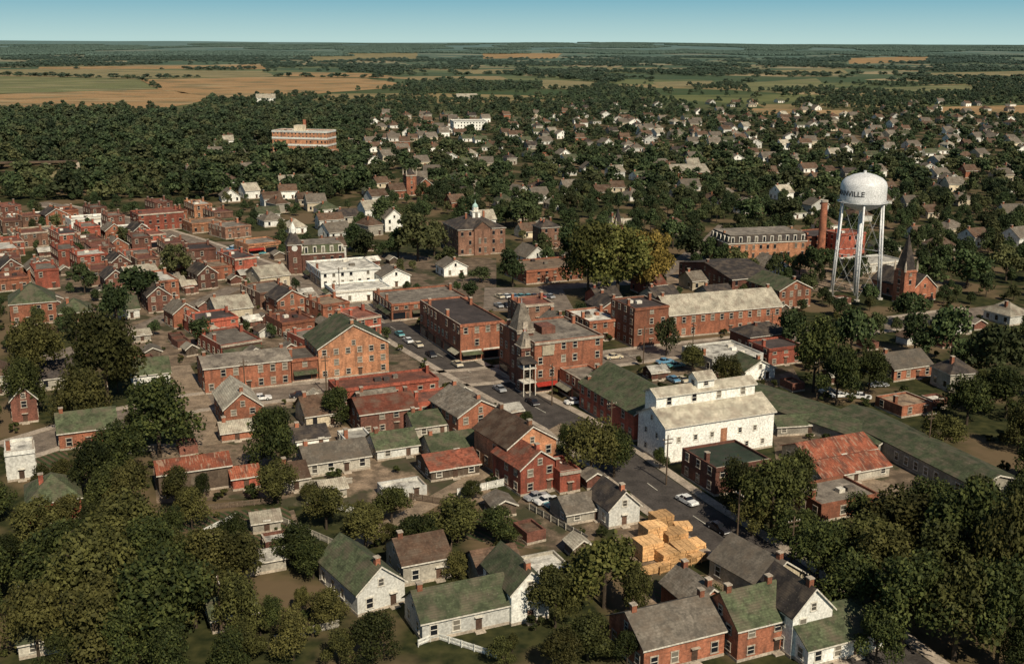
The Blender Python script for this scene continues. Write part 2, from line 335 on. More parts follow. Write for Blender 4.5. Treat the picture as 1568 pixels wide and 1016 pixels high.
for i,pp in enumerate(([(270,575),(520,580),(520,640),(300,660)],[(440,640),(720,680),(760,770),(430,775)],[(945,770),(1100,850),(1010,880),(940,840)],[(1180,640),(1360,660),(1480,730),(1300,780),(1190,720)],[(60,370),(400,370),(560,470),(560,560),(260,560),(60,470)],[(560,480),(700,480),(740,600),(540,600)],[(980,535),(1190,520),(1230,590),(1000,600)],[(1000,400),(1420,380),(1450,450),(1000,440)],[(310,810),(450,780),(470,840),(330,850)],[(560,390),(760,395),(760,470),(620,480)],[(230,680),(420,670),(430,760),(240,770)],[(800,760),(930,770),(900,850),(740,830)],[(960,880),(1110,880),(1100,950),(960,950)])):
    patch("yard",pp,'gravel',.008+.0014*i)
patch("parking_lot",[(742,440),(860,440),(880,476),(740,476)],'street',.028); markpoly([(735,424),(870,424),(890,480),(730,480)])
for i,pp in enumerate(([(250,790),(440,775),(450,800),(260,815)],[(330,812),(450,800),(470,830),(350,845)],[(30,690),(100,680),(110,720),(40,730)],[(700,780),(830,800),(800,840),(690,820)],[(1000,900),(1080,880),(1100,920),(1010,940)],[(1400,760),(1500,780),(1480,820),(1400,800)])): patch("vegetable_garden",pp,'garden',.029+.001*i)
# ------------------------------------------------------------------ hand surveyed buildings
B=bld
B("white_house",548,944,622,908,14,'GY',3.4,'white','rgreen',34)
B("storage_barn",618,898,692,864,9,'GX',2.6,'grey','rbrown')
B("white_cottage",647,984,785,951,8,'GX',3,'white','rgreen')
B("white_house",783,958,842,908,11,'GY',3,'white','rgreen')
B("wooden_shed",735,902,800,876,7,'GX',2.2,'grey','rbrown',chim=0)
B("low_shed",815,906,882,888,8,'F',.5,'grey','fwhite',chim=0)
B("stone_house",1165,928,1232,898,12,'GY',3.2,'cream','rgrey',32)
B("brick_house",1128,1014,1210,962,9,'GX',3.5,'brick','rgreen',chim=2)
B("white_house",1210,1008,1272,942,9,'GY',3.6,'white','rdark')
B("white_cottage",1236,1024,1356,993,10,'GX',3,'white','rgreen')
B("brick_house",985,1034,1110,992,10,'GX',3,'brick','rgrey',chim=2)
B("brick_house",1060,965,1118,930,9,'GY',2.5,'brick','rgrey',chim=2)
B("white_house",932,810,980,780,8,'GY',3,'white','rdark')
B("wooden_shed",868,805,930,788,7,'GX',2,'grey','rgrey',chim=0)
B("brick_house",45,806,128,772,10,'H',3.6,'brickred','rgreen')
B("white_cottage",12,738,58,692,8,'F',.5,'white','fwhite')
B("brick_house",92,690,182,662,9,'GX',3,'brick','rgreen')
B("brick_house",20,650,60,612,10,'GY',3,'brickdark','rgreen')
B("long_shed",245,762,356,726,7,'GX',1.5,'weather','rust',chim=0,wins=False)
B("wooden_shed",357,752,400,732,6,'GX',1.2,'brickred','rust',chim=0)
B("wooden_shed",326,970,396,948,7,'GX',1.5,'weather','rgreen',chim=0)
B("wooden_shed",35,962,120,940,8,'GX',1.6,'weather','rdark',chim=0)
B("wooden_shed",30,1010,125,985,7,'GX',1.6,'grey','rgreen',chim=0)
B("low_shed",372,884,440,870,4,'GX',1,'grey','fwhite',chim=0,wins=False)
B("brick_house",797,760,856,718,11,'GY',3.0,'brickred','rred',30)
B("brick_annex",857,757,889,722,8,'F',.5,'brickred','fred')
B("brick_house",777,738,852,686,14,'GY',3.6,'brickor','rbrown',30,chim=2)
B("brick_house",702,676,770,638,14,'GY',3.0,'brick','rgrey',30,chim=2)
B("low_shed",660,738,735,720,9,'GX',1.8,'weather','rred',chim=0)
B("brick_row_house",553,668,640,634,11,'GX',2.2,'brickdark','rred',chim=2)
B("white_cottage",578,706,642,688,8,'GX',2.3,'white','rgreen')
B("wooden_house",662,708,735,692,8,'GX',2.3,'grey','rgreen')
B("wooden_house",470,732,568,710,9,'GX',2.3,'grey','rgrey')
B("wooden_house",435,755,475,735,8,'GX',2,'grey','rbrown')
B("white_cottage",530,690,572,674,7,'F',.5,'white','fwhite')
B("white_cottage",455,690,505,678,8,'GX',1.6,'white','rdark')
B("low_shed",590,770,655,756,5,'F',.5,'white','fwhite',chim=0)
B("brick_house",345,660,403,626,14,'GY',3.4,'brick','mpale')
B("brick_annex",340,678,388,662,5,'GX',1.6,'brick','mpale')
B("brick_row_house",315,604,447,564,12,'GX',1.6,'brick','fgrey',chim=3)
B("brick_store",448,586,488,550,12,'F',.6,'brick','fgrey',shop='F')
B("brick_hall",489,582,596,534,15,'GY',5.5,'brickor','rgreen',chim=2)
B("brick_store",518,622,672,596,9,'F',.6,'brickred','fred',chim=2)
B("white_cottage",205,594,262,574,8,'GX',3,'white','rgreen')
B("wooden_house",555,640,612,622,8,'GX',2.4,'white','rgrey')
B("brick_store",640,640,700,616,9,'F',.6,'brickred','fred')
B("wooden_house",635,672,692,654,8,'GX',2.2,'grey','rgreen')
B("brick_store",705,555,772,497,33,'F',.6,'brick','fdark',shop='FL',chim=3)
# corner hotel with peaked mansard roofs
def hotel(M,w,d,h):
    for (x,y,s,hh,rh) in ((-1.2,8,4.6,h+1.0,6.6),(-2.6,2.2,3.4,h-1.8,3.6)):
        shell(M,s,s,hh,'F',.5,'brickdark','rgrey',ox=x,oy=y,chim=0)
        M.box('cornice',x-.3,y-.3,hh+.002,x+s+.3,y+s+.3,hh+.3,'stone'); i=s*.36
        M.hexa('tower_roof',[(x-.1,y-.1,hh+.302),(x+s+.1,y-.1,hh+.302),(x+s+.1,y+s+.1,hh+.302),(x-.1,y+s+.1,hh+.302)],[(x+i,y+i,hh+rh),(x+s-i,y+i,hh+rh),(x+s-i,y+s-i,hh+rh),(x+i,y+s-i,hh+rh)],'rgrey')
        M.box('tower_dormer',x+s/2-.7,y-.15,hh+.35,x+s/2+.7,y+1.2,hh+2.2,'stone'); M.cyl('finial',(x+s/2,y+s/2,hh+rh),(x+s/2,y+s/2,hh+rh+1.4),.1,.04,6,'steel')
    M.box('balcony',-3.6,-1.4,3.4,-.01,2.1,3.6,'trim'); M.box('balcony',-3.6,-1.4,7.0,-.01,2.1,7.2,'trim')
    for xx in (-3.5,-1.8,-.3): M.box('balcony',xx-.1,-1.35,.1,xx+.1,-1.15,8.4,'trim')
    M.slab('balcony',[(-3.9,-1.7,8.4),(.2,-1.7,8.4),(.2,2.1,9.3),(-3.9,2.1,9.3)],.12,'rdark')
    M.box('parapet_sign',2,-.34,h-3.6,5.2,-.31,h-1,'cream')
    M.box('roof_house',w*.3,8,h-.49,w*.5,13,h+1.4,'brickdark')
B("corner_hotel",818,603,922,524,22,'F',.6,'brick','fgrey',shop='FL',chim=3,extra=hotel)
B("brick_store",920,640,966,600,22,'F',.6,'brick','fgrey',shop='L',chim=2)
B("brick_warehouse",970,676,1062,634,26,'GY',4.2,'brickred','rgreen',chim=0)
# white mill
def mill(M,w,d,h):
    h2=ZT(fitA,1015,618)
    shell(M,w-2.4,4.5,h2,'GX',1.1,'white','mpale',ox=.6,oy=5,z0=h-1,chim=0,door=False,sp=5.5)
    shell(M,4.2,3.6,h2+2.4,'GX',1.1,'white','mpale',ox=w*.40,oy=5.4,z0=h2,chim=0,door=False)
    F=((0,0),(1,0),(0,-1),w); M.ob('loading_door',F,w*.50,w*.50+1.6,2.8,6.2,-.02,.08,'brickor')
    for t in (.12,.27,.42,.68,.82): window(M,F,w*t,h-3.6,.75,1.0,True,'trim')
    for t in (.2,.35,.75,.9): window(M,F,w*t,1.4,.75,1.0,True,'trim')
    G=((0,d),(0,-1),(-1,0),d)
    for t,z in ((.3,1.5),(.7,1.5),(.3,5),(.7,5),(.5,h)): window(M,G,d*t,z,.7,1.0,True,'trim')
fitA=P(1017,712)
B("white_mill",1017,712,1183,654,11,'GX',2.6,'white','mpale',chim=0,extra=mill,wins=False)
B("brick_store",1094,760,1178,716,12,'F',.6,'brickdark','fgreen',chim=1)
B("metal_roof_shed",1258,748,1362,732,8,'GX',1.8,'grey','rust',chim=0)
B("metal_roof_shed",1238,720,1340,708,9,'GX',2,'grey','rust',chim=0)
B("brick_garage",1256,800,1345,772,10,'F',.6,'brick','fgrey')
B("lumber_shed",1343,700,1398,680,45,'GY',1.4,'grey','rgreen',36,chim=0,wins=False)
B("lumber_shed",1490,772,1560,744,45,'GY',1.6,'grey','rgreen',20,chim=0)
B("lumber_shed",1190,668,1290,654,7,'GX',1.3,'grey','rgreen',10,chim=0)
B("brick_factory_block",970,533,1022,472,14,'F',.6,'brick','fdark',chim=2)
B("brick_factory",1024,518,1195,482,14,'GX',4.2,'brick','mpale',20,chim=2)
B("brick_factory",1120,455,1185,428,34,'GX',3,'brickdark','rdark')
B("brick_hall",1192,474,1240,445,18,'GY',3,'brick','rgreen')
B("mansard_school",1114,412,1232,374,18,'M',3.2,'brickor','rdark',14,chim=2)
B("brick_factory",1234,394,1300,362,15,'F',.6,'brick','fdark')
B("brick_factory",1284,400,1322,358,10,'F',.6,'brickred','fred')
B("white_warehouse",1318,420,1385,404,14,'F',.6,'white','fwhite')
B("white_warehouse",1195,392,1235,380,9,'F',.6,'white','fwhite')
B("brick_store",902,524,950,492,16,'F',.6,'brick','fwhite',chim=2)
B("brick_house",985,452,1020,438,9,'GX',2.5,'brickred','rred')
B("brick_house",915,470,950,456,9,'GX',2.5,'brickred','rdark')
B("brick_house",1060,445,1100,430,9,'GX',2.5,'cream','rgrey')
B("white_warehouse",1090,572,1168,550,15,'F',.6,'white','fwhite')
B("brick_store",1176,562,1228,534,10,'F',.6,'brickred','fdark')
B("brick_house",1148,540,1212,516,10,'H',2.6,'brickdark','rdark')
B("white_cottage",1140,586,1186,568,9,'GY',2.4,'white','rgreen')
B("brick_house",1368,585,1426,565,10,'GX',3,'brick','rgrey')
B("brick_store",1380,640,1428,622,9,'F',.6,'brick','ftan')
B("brick_row_store",600,492,716,465,20,'F',.6,'brick','fgrey',shop='FL',chim=3)
B("white_store",514,466,600,446,14,'F',.6,'white','fwhite',shop='L')
B("white_store",492,442,583,416,22,'F',.6,'white','fwhite',shop='L')
B("white_house",586,442,628,424,10,'GY',2.5,'white','rgrey')
B("white_house",680,425,715,410,9,'GY',2.5,'white','rgrey')
def cup(M,w,d,h):
    cx,cy=w/2,d*.4; z=h+4.2
    M.box('cupola',cx-1.7,cy-1.7,z-2,cx+1.7,cy+1.7,z+1.6,'white'); M.box('cupola',cx-2,cy-2,z+1.61,cx+2,cy+2,z+1.9,'trim')
    for F in sides(3.4,3.4,cx-1.7,cy-1.7): M.ob('cupola',F,1.1,2.3,z-.6,z+1.3,.002,.06,'glass')
    M.box('cupola',cx-1,cy-1,z+1.91,cx+1,cy+1,z+3.6,'white'); M.cyl('cupola',(cx,cy-1.02,z+2.8),(cx,cy-1.1,z+2.8),.7,.7,16,'trim')
    M.lathe('cupola_dome',[(1.3,z+3.6),(1.1,z+4.3),(.6,z+4.9),(.15,z+5.3),(.06,z+6.6)],10,'copper',(cx,cy))
    M.poly('pediment',[(w*.33,-.9,h),(w*.67,-.9,h),(w*.5,-.9,h+2.8)],'brown')
    M.box('walls',w*.33,-.9,0,w*.67,-.002,h,'brown'); M.slab('roof',[(w*.3,-1.1,h-.2),(w*.5,-1.1,h+3),(w*.5,5,h+3),(w*.3,5,h-.2)],.15,'rdark'); M.slab('roof',[(w*.7,-1.1,h-.2),(w*.7,5,h-.2),(w*.5+.01,5,h+3),(w*.5+.01,-1.1,h+3)],.15,'rdark')
    for t in (-1.2,1.2):
        for zz in (1.2,5): window(M,((w*.5,-.9),(1,0),(0,-1),9),t,zz,1,2,False,'stone')
B("town_hall",702,392,773,352,22,'H',5,'brown','rdark',20,chim=2,extra=cup); markpoly([(690,380),(780,380),(790,412),(690,412)])
B("brick_warehouse",806,436,892,414,20,'F',.6,'brick','ftan',chim=2)
B("brick_house",829,382,857,349,9,'H',3,'brown','rdark',chim=2)
def post(M,w,d,h):
    shell(M,5,5,h+4,'H',6.5,'brickdark','rdark',ox=-5.2,oy=0,chim=0)
    M.cyl('clock',(-2.7,-.02,h+2.6),(-2.7,-.12,h+2.6),1.1,1.1,18,'white'); M.lathe('lantern',[(1.2,h+8),(1.2,h+9.6),(.1,h+12.2)],8,'white',(-2.7,2.5))
B("post_office",464,420,528,390,14,'M',3.4,'brickdark','rgreen',20,chim=3,extra=post)
B("brick_store",380,392,430,374,14,'F',.6,'brickor','fgrey',36,shop='F')
B("white_house",490,354,526,337,9,'GX',2.5,'white','rbrown')
B("brick_store",214,356,282,328,14,'F',.6,'brickred','fred',34,chim=2)
B("white_store",110,352,170,336,12,'F',.6,'white','fwhite',34); B("white_store",160,364,226,351,9,'F',.6,'white','fwhite',34)
B("white_store",20,345,75,332,12,'F',.6,'white','fgrey',34); B("white_store",20,372,90,356,12,'F',.6,'cream','fgrey',34)
B("brick_store",295,358,346,342,14,'F',.6,'brickor','ftan',34)
B("brick_house",18,500,88,466,14,'H',5,'brick','rgreen'); B("brick_house",92,496,142,480,11,'H',3.4,'brick','rgreen')
def hosp(M,w,d,h):
    for F in sides(w,d):
        for z in (h*.3,h*.62,h*.93): M.ob('bands',F,-.2,F[3]+.2,z,z+h*.09,.12,.3,'white')
    M.box('penthouse',w*.35,d*.3,h-.49,w*.5,d*.7,h+4,'cream'); M.box('chimney',w*.45,d*.71,h-.49,w*.49,d*.8,h+8,'brick')
B("brick_hospital",418,232,500,200,20,'F',.6,'brickor','fwhite',-12,chim=0,extra=hosp); markpoly([(405,226),(510,226),(520,246),(395,246)])
B("brick_hospital",470,246,506,230,16,'F',.6,'brickor','fwhite',-12,chim=0)
B("white_warehouse",695,200,745,186,30,'F',.6,'white','fwhite',10,chim=0)
B("long_barn",392,157,420,150,25,'GX',5,'white','mpale',10,chim=0)
B("brick_factory",1030,275,1085,264,22,'GX',4,'brick','mpale',10)
B("church_hall",590,356,618,335,18,'GY',4,'white','rgrey')
B("long_barn",700,152,730,148,20,'GX',4,'white','mpale',10,chim=0,wins=False)
# churches
def church(u,vb,wpx,vt,vs,navepx):
    A=P(u-wpx/2,vb); s_=.01139*(vb-65); w=wpx/s_; ht=ZT(A,u,vt); hs=ZT(A,u,vs); M=MB()
    shell(M,w,w,ht,'F',.6,'brick','rdark',chim=0,det=False)
    q=w/2; M.hexa('spire',[(.15,.15,ht-.45),(w-.15,.15,ht-.45),(w-.15,w-.15,ht-.45),(.15,w-.15,ht-.45)],[(q-.1,q-.1,hs),(q+.1,q-.1,hs),(q+.1,q+.1,hs),(q-.1,q+.1,hs)],'rdark')
    for a in (0,w):
        for b_ in (0,w): M.lathe('pinnacle',[(.4,ht-.5),(.4,ht+1.2),(.05,ht+3.2)],6,'stone',(a,b_))
    shell(M,navepx/s_,20,ht*.4,'GY',4.5,'brick','rdark',ox=w+.01,oy=1,chim=0,det=False)
    ps=math.radians(24); mark(A.x,A.y,w+navepx/s_,22,ps,1); M.place("church",A,ps)
church(1393,466,23,415,362,48); church(948,392,12,345,320,26); church(631,300,16,268,258,30)
# smokestack
A=P(1256,396); M=MB(); zt=ZT(A,1256,309); M.cyl('shaft',(0,0,0),(0,0,zt),1.7,1.3,16,'brick'); M.cyl('cap',(0,0,zt+.01),(0,0,zt+.8),1.5,1.5,16,'stone'); M.place("smokestack",A,0)
# ------------------------------------------------------------------ water tower
A=P(1309,452); M=MB(); zt=ZT(A,1310,264); zc1=ZT(A,1310,283); zc0=ZT(A,1310,308); zb=ZT(A,1310,319); rt=7.7
M.lathe('tank',[(.01,zb-.8),(2.5,zb-.5),(5,zb+.5),(6.9,zb+1.7),(rt,zc0),(rt,zc0+1),(rt,zc0+3.2),(rt,zc1),(rt*.94,zc1+1.3),(rt*.78,zc1+2.5),(rt*.5,zt-.7),(rt*.22,zt-.1),(.01,zt)],48,'silver')
M.lathe('balcony',[(rt+.02,zc0),(rt+.8,zc0),(rt+.8,zc0+.1),(rt+.02,zc0+.1)],48,'steel'); M.lathe('balcony',[(rt+.75,zc0+1.0),(rt+.8,zc0+1.0),(rt+.8,zc0+1.07),(rt+.75,zc0+1.07)],48,'steel')
M.cyl('vent',(0,0,zt-.1),(0,0,zt+.8),.6,.5,12,'steel')
M.cyl('riser',(0,0,0),(0,0,zb),.6,.6,14,'silver')
nl=6; lv=[0,zb*.5,zc0]; pos=lambda i,z:(lambda r,t:(r*math.cos(t),r*math.sin(t),z))(rt-.1+(1-z/zc0)*1.6,2*math.pi*i/nl+.3)
for i in range(nl):
    M.cyl('legs',pos(i,0),pos(i,zc0),.34,.34,8,'silver'); a=pos(i,0); M.cyl('footing',(a[0],a[1],-.1),(a[0],a[1],.5),1,1,8,'concrete')
    for j in range(2):
        M.cyl('bracing',pos(i,lv[j]+.4),pos(i+1,lv[j+1]-.1),.035,.035,5,'steel'); M.cyl('bracing',pos(i+1,lv[j]+.4),pos(i,lv[j+1]-.1),.035,.035,5,'steel')
        if j: M.cyl('bracing',pos(i,lv[j]),pos(i+1,lv[j]),.1,.1,6,'steel')
wt=M.place("water_tower",A,0,('tank','legs','riser'))
fc=bpy.data.curves.new("t",'FONT'); fc.body="BOWMANVILLE"; fc.size=2.5; fc.resolution_u=2; fc.offset=.04; to=bpy.data.objects.new("t",fc); COL.objects.link(to)
bpy.context.view_layer.update(); dg=bpy.context.evaluated_depsgraph_get(); tm=bpy.data.meshes.new_from_object(to.evaluated_get(dg)); bpy.data.objects.remove(to)
xe=max(v.co.x for v in tm.vertices)
for v in tm.vertices:
    an=math.radians(256)+(v.co.x-xe)/rt; z=zc0+2.4+v.co.y; v.co=(math.cos(an)*(rt+.05),math.sin(an)*(rt+.05),z)
tm.materials.clear(); tm.materials.append(MATS['blackp']); o=bpy.data.objects.new("lettering",tm); COL.objects.link(o); o.parent=wt
mark(A.x-10,A.y-10,20,20,0,0)
# railway bridge
M=MB(); a=P(-60,266); b_=P(120,262); L=(b_-a).length
M.box('deck',0,-2,6,L,2,7.2,'wood')
for i in range(int(L//18)+1): M.box('pier',i*18,-1.6,0,i*18+2,1.6,5.99,'stone')
M.place("railway_bridge",a,math.atan2(b_.y-a.y,b_.x-a.x)); markpoly([(-60,262),(120,258),(120,276),(-60,280)])
# lumber stacks
def stack(u,v,w,d,h,yaw):
    A=P(u,v); M=MB(); z=.2
    M.box('bearers',0,.2,0,w,.5,.19,'wood'); M.box('bearers',0,d-.5,0,w,d-.2,.19,'wood')
    while z<h:
        x=0
        while x<w-.3: ww=.9+R.random()*.4; M.box('boards',x,R.random()*.2,z,min(w,x+ww-.06),d-R.random()*.3,z+.42,'lumber'); x+=ww
        z+=.5
    M.place("lumber_stack",A,math.radians(yaw)); mark(A.x,A.y,w,d,math.radians(yaw),.5)
for q in ((984,862,4.5,4,3.0,24),(1016,868,3.6,4,2.0,28),(1042,858,3.4,4.5,1.6,20),(992,836,4,3.6,3.2,24),(1024,838,4,3.6,2.2,24),(1056,846,3.4,3.4,1.2,24),(1006,814,3.6,3.4,2.4,24),(985,884,6,2,.8,24),(1068,864,2.6,3.4,.9,40),(1036,816,3,3,1.2,10)): stack(*q)
markpoly([(950,775),(1090,850),(1020,885),(960,860)])
# fences
def fence(pp,h,mat):
    pts=[P(*q) for q in pp]; M=MB()
    for a,b_ in zip(pts,pts[1:]):
        L=(b_-a).length; t=(b_-a)/L; F=((a.x,a.y),(t.x,t.y),(-t.y,t.x),L); x=0
        while x<L:
            M.ob('posts',F,x,x+.12,0,h+.1,-.06,.06,mat); x+=2.2
        M.ob('rails',F,0,L,h-.25,h-.05,.061,.1,mat); M.ob('rails',F,0,L,.3,.5,.061,.1,mat)
        x=.1
        while x<L-.2: M.ob('boards',F,x,x+.17,.08,h,.101,.13,mat); x+=.24
    M.place("board_fence",(0,0,0),0)
for q in (([(640,990),(668,978),(760,1008)],1.1,'white'),([(1010,880),(1085,858)],1.6,'lumber'),([(700,760),(780,742)],1.6,'white'),([(420,985),(520,960)],1.3,'grey'),([(310,818),(362,792)],1.0,'white'),([(460,745),(540,740)],1.3,'grey'),([(980,945),(1060,925)],1.4,'grey'),([(25,900),(70,990)],1.2,'grey'),([(560,655),(640,690)],1.3,'grey'),([(1090,690),(1180,740)],1.2,'grey'),([(240,790),(420,770)],1.2,'weather'),([(690,850),(700,800),(800,830)],1.2,'weather'),([(430,800),(520,840)],1.3,'grey'),([(600,760),(720,780)],1.4,'weather'),([(150,700),(240,690)],1.3,'grey'),([(1400,745),(1500,790)],1.3,'grey'),([(810,780),(900,830)],1.3,'grey'),([(470,770),(560,790)],1.2,'white')): fence(*q)
# ------------------------------------------------------------------ cars
def carmesh(k):
    M=MB(); W=.92; prof=[(-2.5,.45,.72),(-2.4,.35,.88),(-1.2,.3,.98),(1.0,.3,.95),(2.3,.32,.86),(2.5,.42,.66)]
    for (xa,za,ta),(xb,zb_,tb) in zip(prof,prof[1:]):
        M.hexa('b',[(xa,-W,za),(xb,-W,zb_),(xb,W,zb_),(xa,W,za)],[(xa,-W*.93,ta),(xb,-W*.93,tb),(xb,W*.93,tb),(xa,W*.93,ta)],k)
    c0=[(-1.5,-.82,.96),(.95,-.82,.95),(.95,.82,.95),(-1.5,.82,.96)]; c1=[(-1.0,-.66,1.42),(.35,-.66,1.42),(.35,.66,1.42),(-1.0,.66,1.42)]
    M.hexa('g',c0,c1,'glass'); M.box('b',-1.05,-.69,1.423,.4,.69,1.5,k)
    for sy in (-.8,.8):
        M.hexa('b',[(-.35,sy-.03,.97),(-.25,sy-.03,.97),(-.25,sy+.03,.97),(-.35,sy+.03,.97)],[(-.35,sy*.83-.03,1.42),(-.25,sy*.83-.03,1.42),(-.25,sy*.83+.03,1.42),(-.35,sy*.83+.03,1.42)],k)
    for x in (-1.55,1.5):
        for y in (-.95,.73): M.cyl('w',(x,y,.33),(x,y+.22,.33),.33,.33,14,'rubber'); M.cyl('w',(x,y-.01,.33),(x,y+.23,.33),.17,.17,10,'steel')
    M.box('t',2.5,-.85,.42,2.6,.85,.56,'steel'); M.box('t',-2.6,-.85,.45,-2.5,.85,.6,'steel')
    return M.mesh('car_'+k)
CM={k:carmesh(k) for k in CARC}
def car(u,v,k,yaw): p=P(u,v); p.z=.08; inst("parked_car",CM[k],p,math.radians(yaw))
MS=114
for q in ((1052,770,'c_white',-60),(625,524,'c_white',MS),(612,514,'c_teal',MS),(640,530,'c_cream',MS),(1035,562,'c_teal',24),(1018,556,'c_blue',24),(940,549,'c_cream',20),(880,618,'c_white',20),(838,770,'c_white',30),(853,775,'c_teal',30),(822,764,'c_grey',30),(1285,608,'c_white',10),(1318,610,'c_white',-20),(1345,592,'c_grey',10),(1270,602,'c_cream',5),(905,612,'c_black',MS),(815,618,'c_black',MS),(765,598,'c_grey',MS),(700,560,'c_cream',MS),(660,545,'c_black',MS),(460,608,'c_black',15),(400,612,'c_white',15),(1100,812,'c_black',-60),(1120,690,'c_grey',20)): car(*q)
for i in range(16):
    car(762+(i%8)*11+R.random()*3,456+(i//8)*14,R.choice(list(CARC)),114+R.random()*6)
for i in range(18): car(335+R.random()*70,372+R.random()*30,R.choice(['c_white','c_teal','c_blue','c_cream','c_white']),36+R.random()*10)
for i in range(8): car(1030+i*14,578+R.random()*8,R.choice(list(CARC)),114)
# utility poles
M=MB(); M.cyl('p',(0,0,0),(0,0,10.5),.17,.12,7,'wood'); M.box('p',-1.2,-.08,9.5,1.2,.08,9.65,'wood'); M.box('p',-.9,-.08,8.7,.9,.08,8.85,'wood')
for x in (-1.1,-.5,.5,1.1): M.cyl('p',(x,0,9.65),(x,0,9.85),.06,.06,5,'trim')
pm=M.mesh('pole')
for q in ((376,612),(500,604),(250,640),(1128,835),(1020,742),(935,682),(845,620),(700,545),(655,520),(1060,548),(985,556),(820,585),(1210,880),(440,425),(520,455),(360,392),(1250,612),(1420,700),(340,980),(170,652),(1180,530)):
    p=P(*q); inst("utility_pole",pm,p,math.radians(24+R.choice([0,0,90])))
# ------------------------------------------------------------------ filler houses (shared meshes)
HV=[];rr=random.Random(3)
for i in range(20):
    w=7+rr.random()*5; d=8+rr.random()*4; M=MB()
    shell(M,w,d,3.2+rr.choice([0,0,1.6]),rr.choice(['GX','GY','GX','H']),2.6+rr.random()*1.2,rr.choice(['white','white','white','brick','cream','grey','brickor']),rr.choice(['rgrey','rdark','rbrown','rgreen','mpale','rgrey','rbrown']),chim=1,det=False,rr=rr)
    HV.append((M.mesh('house'),w,d))
SV=[]
for i in range(26):
    w=7+rr.random()*6; d=11+rr.random()*8; M=MB()
    if i%3==2: d*=.75; shell(M,w,d,4.2+rr.random()*2,rr.choice(['GX','GY']),2.8,rr.choice(['brick','brick','brickred','cream','brickdark']),rr.choice(['rgrey','rbrown','rgrey','rdark','rred','mpale']),chim=2,det=True,rr=rr)
    else: shell(M,w,d,4.2+rr.random()*3.6,'F',.6,rr.choice(['brick','brickred','brickor','brickdark','brickred','brown']),rr.choice(['fgrey','fdark','ftan','fred','fgrey','fred','fwhite']),shop='F' if rr.random()<.4 else '',chim=3,det=True,rr=rr)
    SV.append((M.mesh('store'),w,d))
SH=[]
for i in range(10):
    w=3+rr.random()*3; d=3+rr.random()*2.5; M=MB(); shell(M,w,d,2.3,rr.choice(['GX','GY','F']),1.1,rr.choice(['grey','weather','white','brickdark','white']),rr.choice(['rgrey','rbrown','fwhite','rust','mpale','fgrey']),chim=0,det=False,rr=rr,wins=i%2==0); SH.append((M.mesh('shed'),w,d))
def lattice(pp,dx,dy,yaw,jit):
    pl=[P(*q) for q in pp]; ps=math.radians(yaw); c,s_=math.cos(ps),math.sin(ps)
    L=[(p.x*c+p.y*s_,-p.x*s_+p.y*c) for p in pl]; x=min(a for a,_ in L); X1=max(a for a,_ in L); Y0=min(b for _,b in L); Y1=max(b for _,b in L)
    while x<X1:
        y=Y0
        while y<Y1:
            a=x+R.uniform(-jit,jit)*dx; b_=y+R.uniform(-jit,jit)*dy; X,Y=a*c-b_*s_,a*s_+b_*c
            if inpoly(X,Y,pl): yield X,Y
            y+=dy
        x+=dx
def fillb(pp,dx,dy,yaw,V,name,prob,mg=1.0,jit=.2,tilt=5):
    for X,Y in lattice(pp,dx,dy,yaw,jit):
        if R.random()>prob: continue
        for _ in range(3):
            me,w,d=R.choice(V); ya=math.radians(yaw+R.uniform(-tilt,tilt))
            if free(X,Y,w,d,ya,mg-.6): mark(X,Y,w,d,ya,mg); inst(name,me,(X,Y,0),ya); break
DT=[(85,395),(250,365),(400,395),(470,440),(570,475),(560,560),(270,560),(270,510),(140,450),(85,440)]
fillb(DT,10,13,33,SV,"brick_store",.97,.2); fillb(DT,6,7,33,SV[2::3]+SH,"back_building",.7,.1)
fillb([(-40,330),(330,330),(400,372),(90,395),(-40,400)],11,14,36,SV,"brick_store",.9,.2)
fillb([(-60,400),(90,395),(140,450),(-60,460)],13,16,30,SV,"brick_store",.7,.3)
fillb([(600,405),(900,405),(960,470),(700,475),(600,440)],12,15,24,HV+SV[:5],"brick_house",.6)
fillb([(770,480),(960,480),(960,530),(800,530)],10,12,24,SV,"brick_store",.9,.2)
fillb([(960,420),(1250,420),(1440,470),(1300,520),(960,480)],15,18,20,HV+SV[:4],"house",.5)
fillb([(530,600),(900,600),(900,760),(560,760),(420,700)],11,12,24,HV,"house",.55,.3)
fillb([(-40,480),(190,480),(250,620),(-40,700)],19,22,24,HV,"house",.5)
fillb([(1210,500),(1600,470),(1620,640),(1250,620)],20,24,20,HV,"house",.7,tilt=10)
fillb([(1380,720),(1650,740),(1700,1000),(1280,960)],20,24,20,HV,"house",.3)
fillb([(-100,800),(300,760),(520,800),(480,1010),(-150,1010)],20,22,24,HV,"house",.15)
fillb([(240,330),(600,300),(620,380),(480,400),(320,350)],18,22,30,HV,"house",.6,tilt=12)
fillb([(420,600),(960,600),(960,900),(420,940),(240,700)],8,9,24,SH,"shed",.42,.5,.45)
fillb([(60,380),(600,380),(600,600),(60,560)],8,9,30,SH,"shed",.4,.4,.45)
fillb([(960,420),(1500,430),(1500,640),(960,600)],12,12,20,SH,"shed",.35,.6,.45)
fillb([(620,240),(1600,240),(1600,400),(900,392),(790,390),(620,330)],26,30,18,HV,"house",.5,jit=.45,tilt=15)
fillb([(330,215),(620,215),(620,320),(250,320)],24,30,20,HV,"house",.55,jit=.45,tilt=15)
fillb([(560,178),(1650,182),(1650,242),(560,242)],24,34,14,HV,"house",.65,jit=.48,tilt=15)
fillb([(900,155),(1650,160),(1650,182),(700,178)],32,60,10,HV,"house",.4,jit=.48,tilt=15)
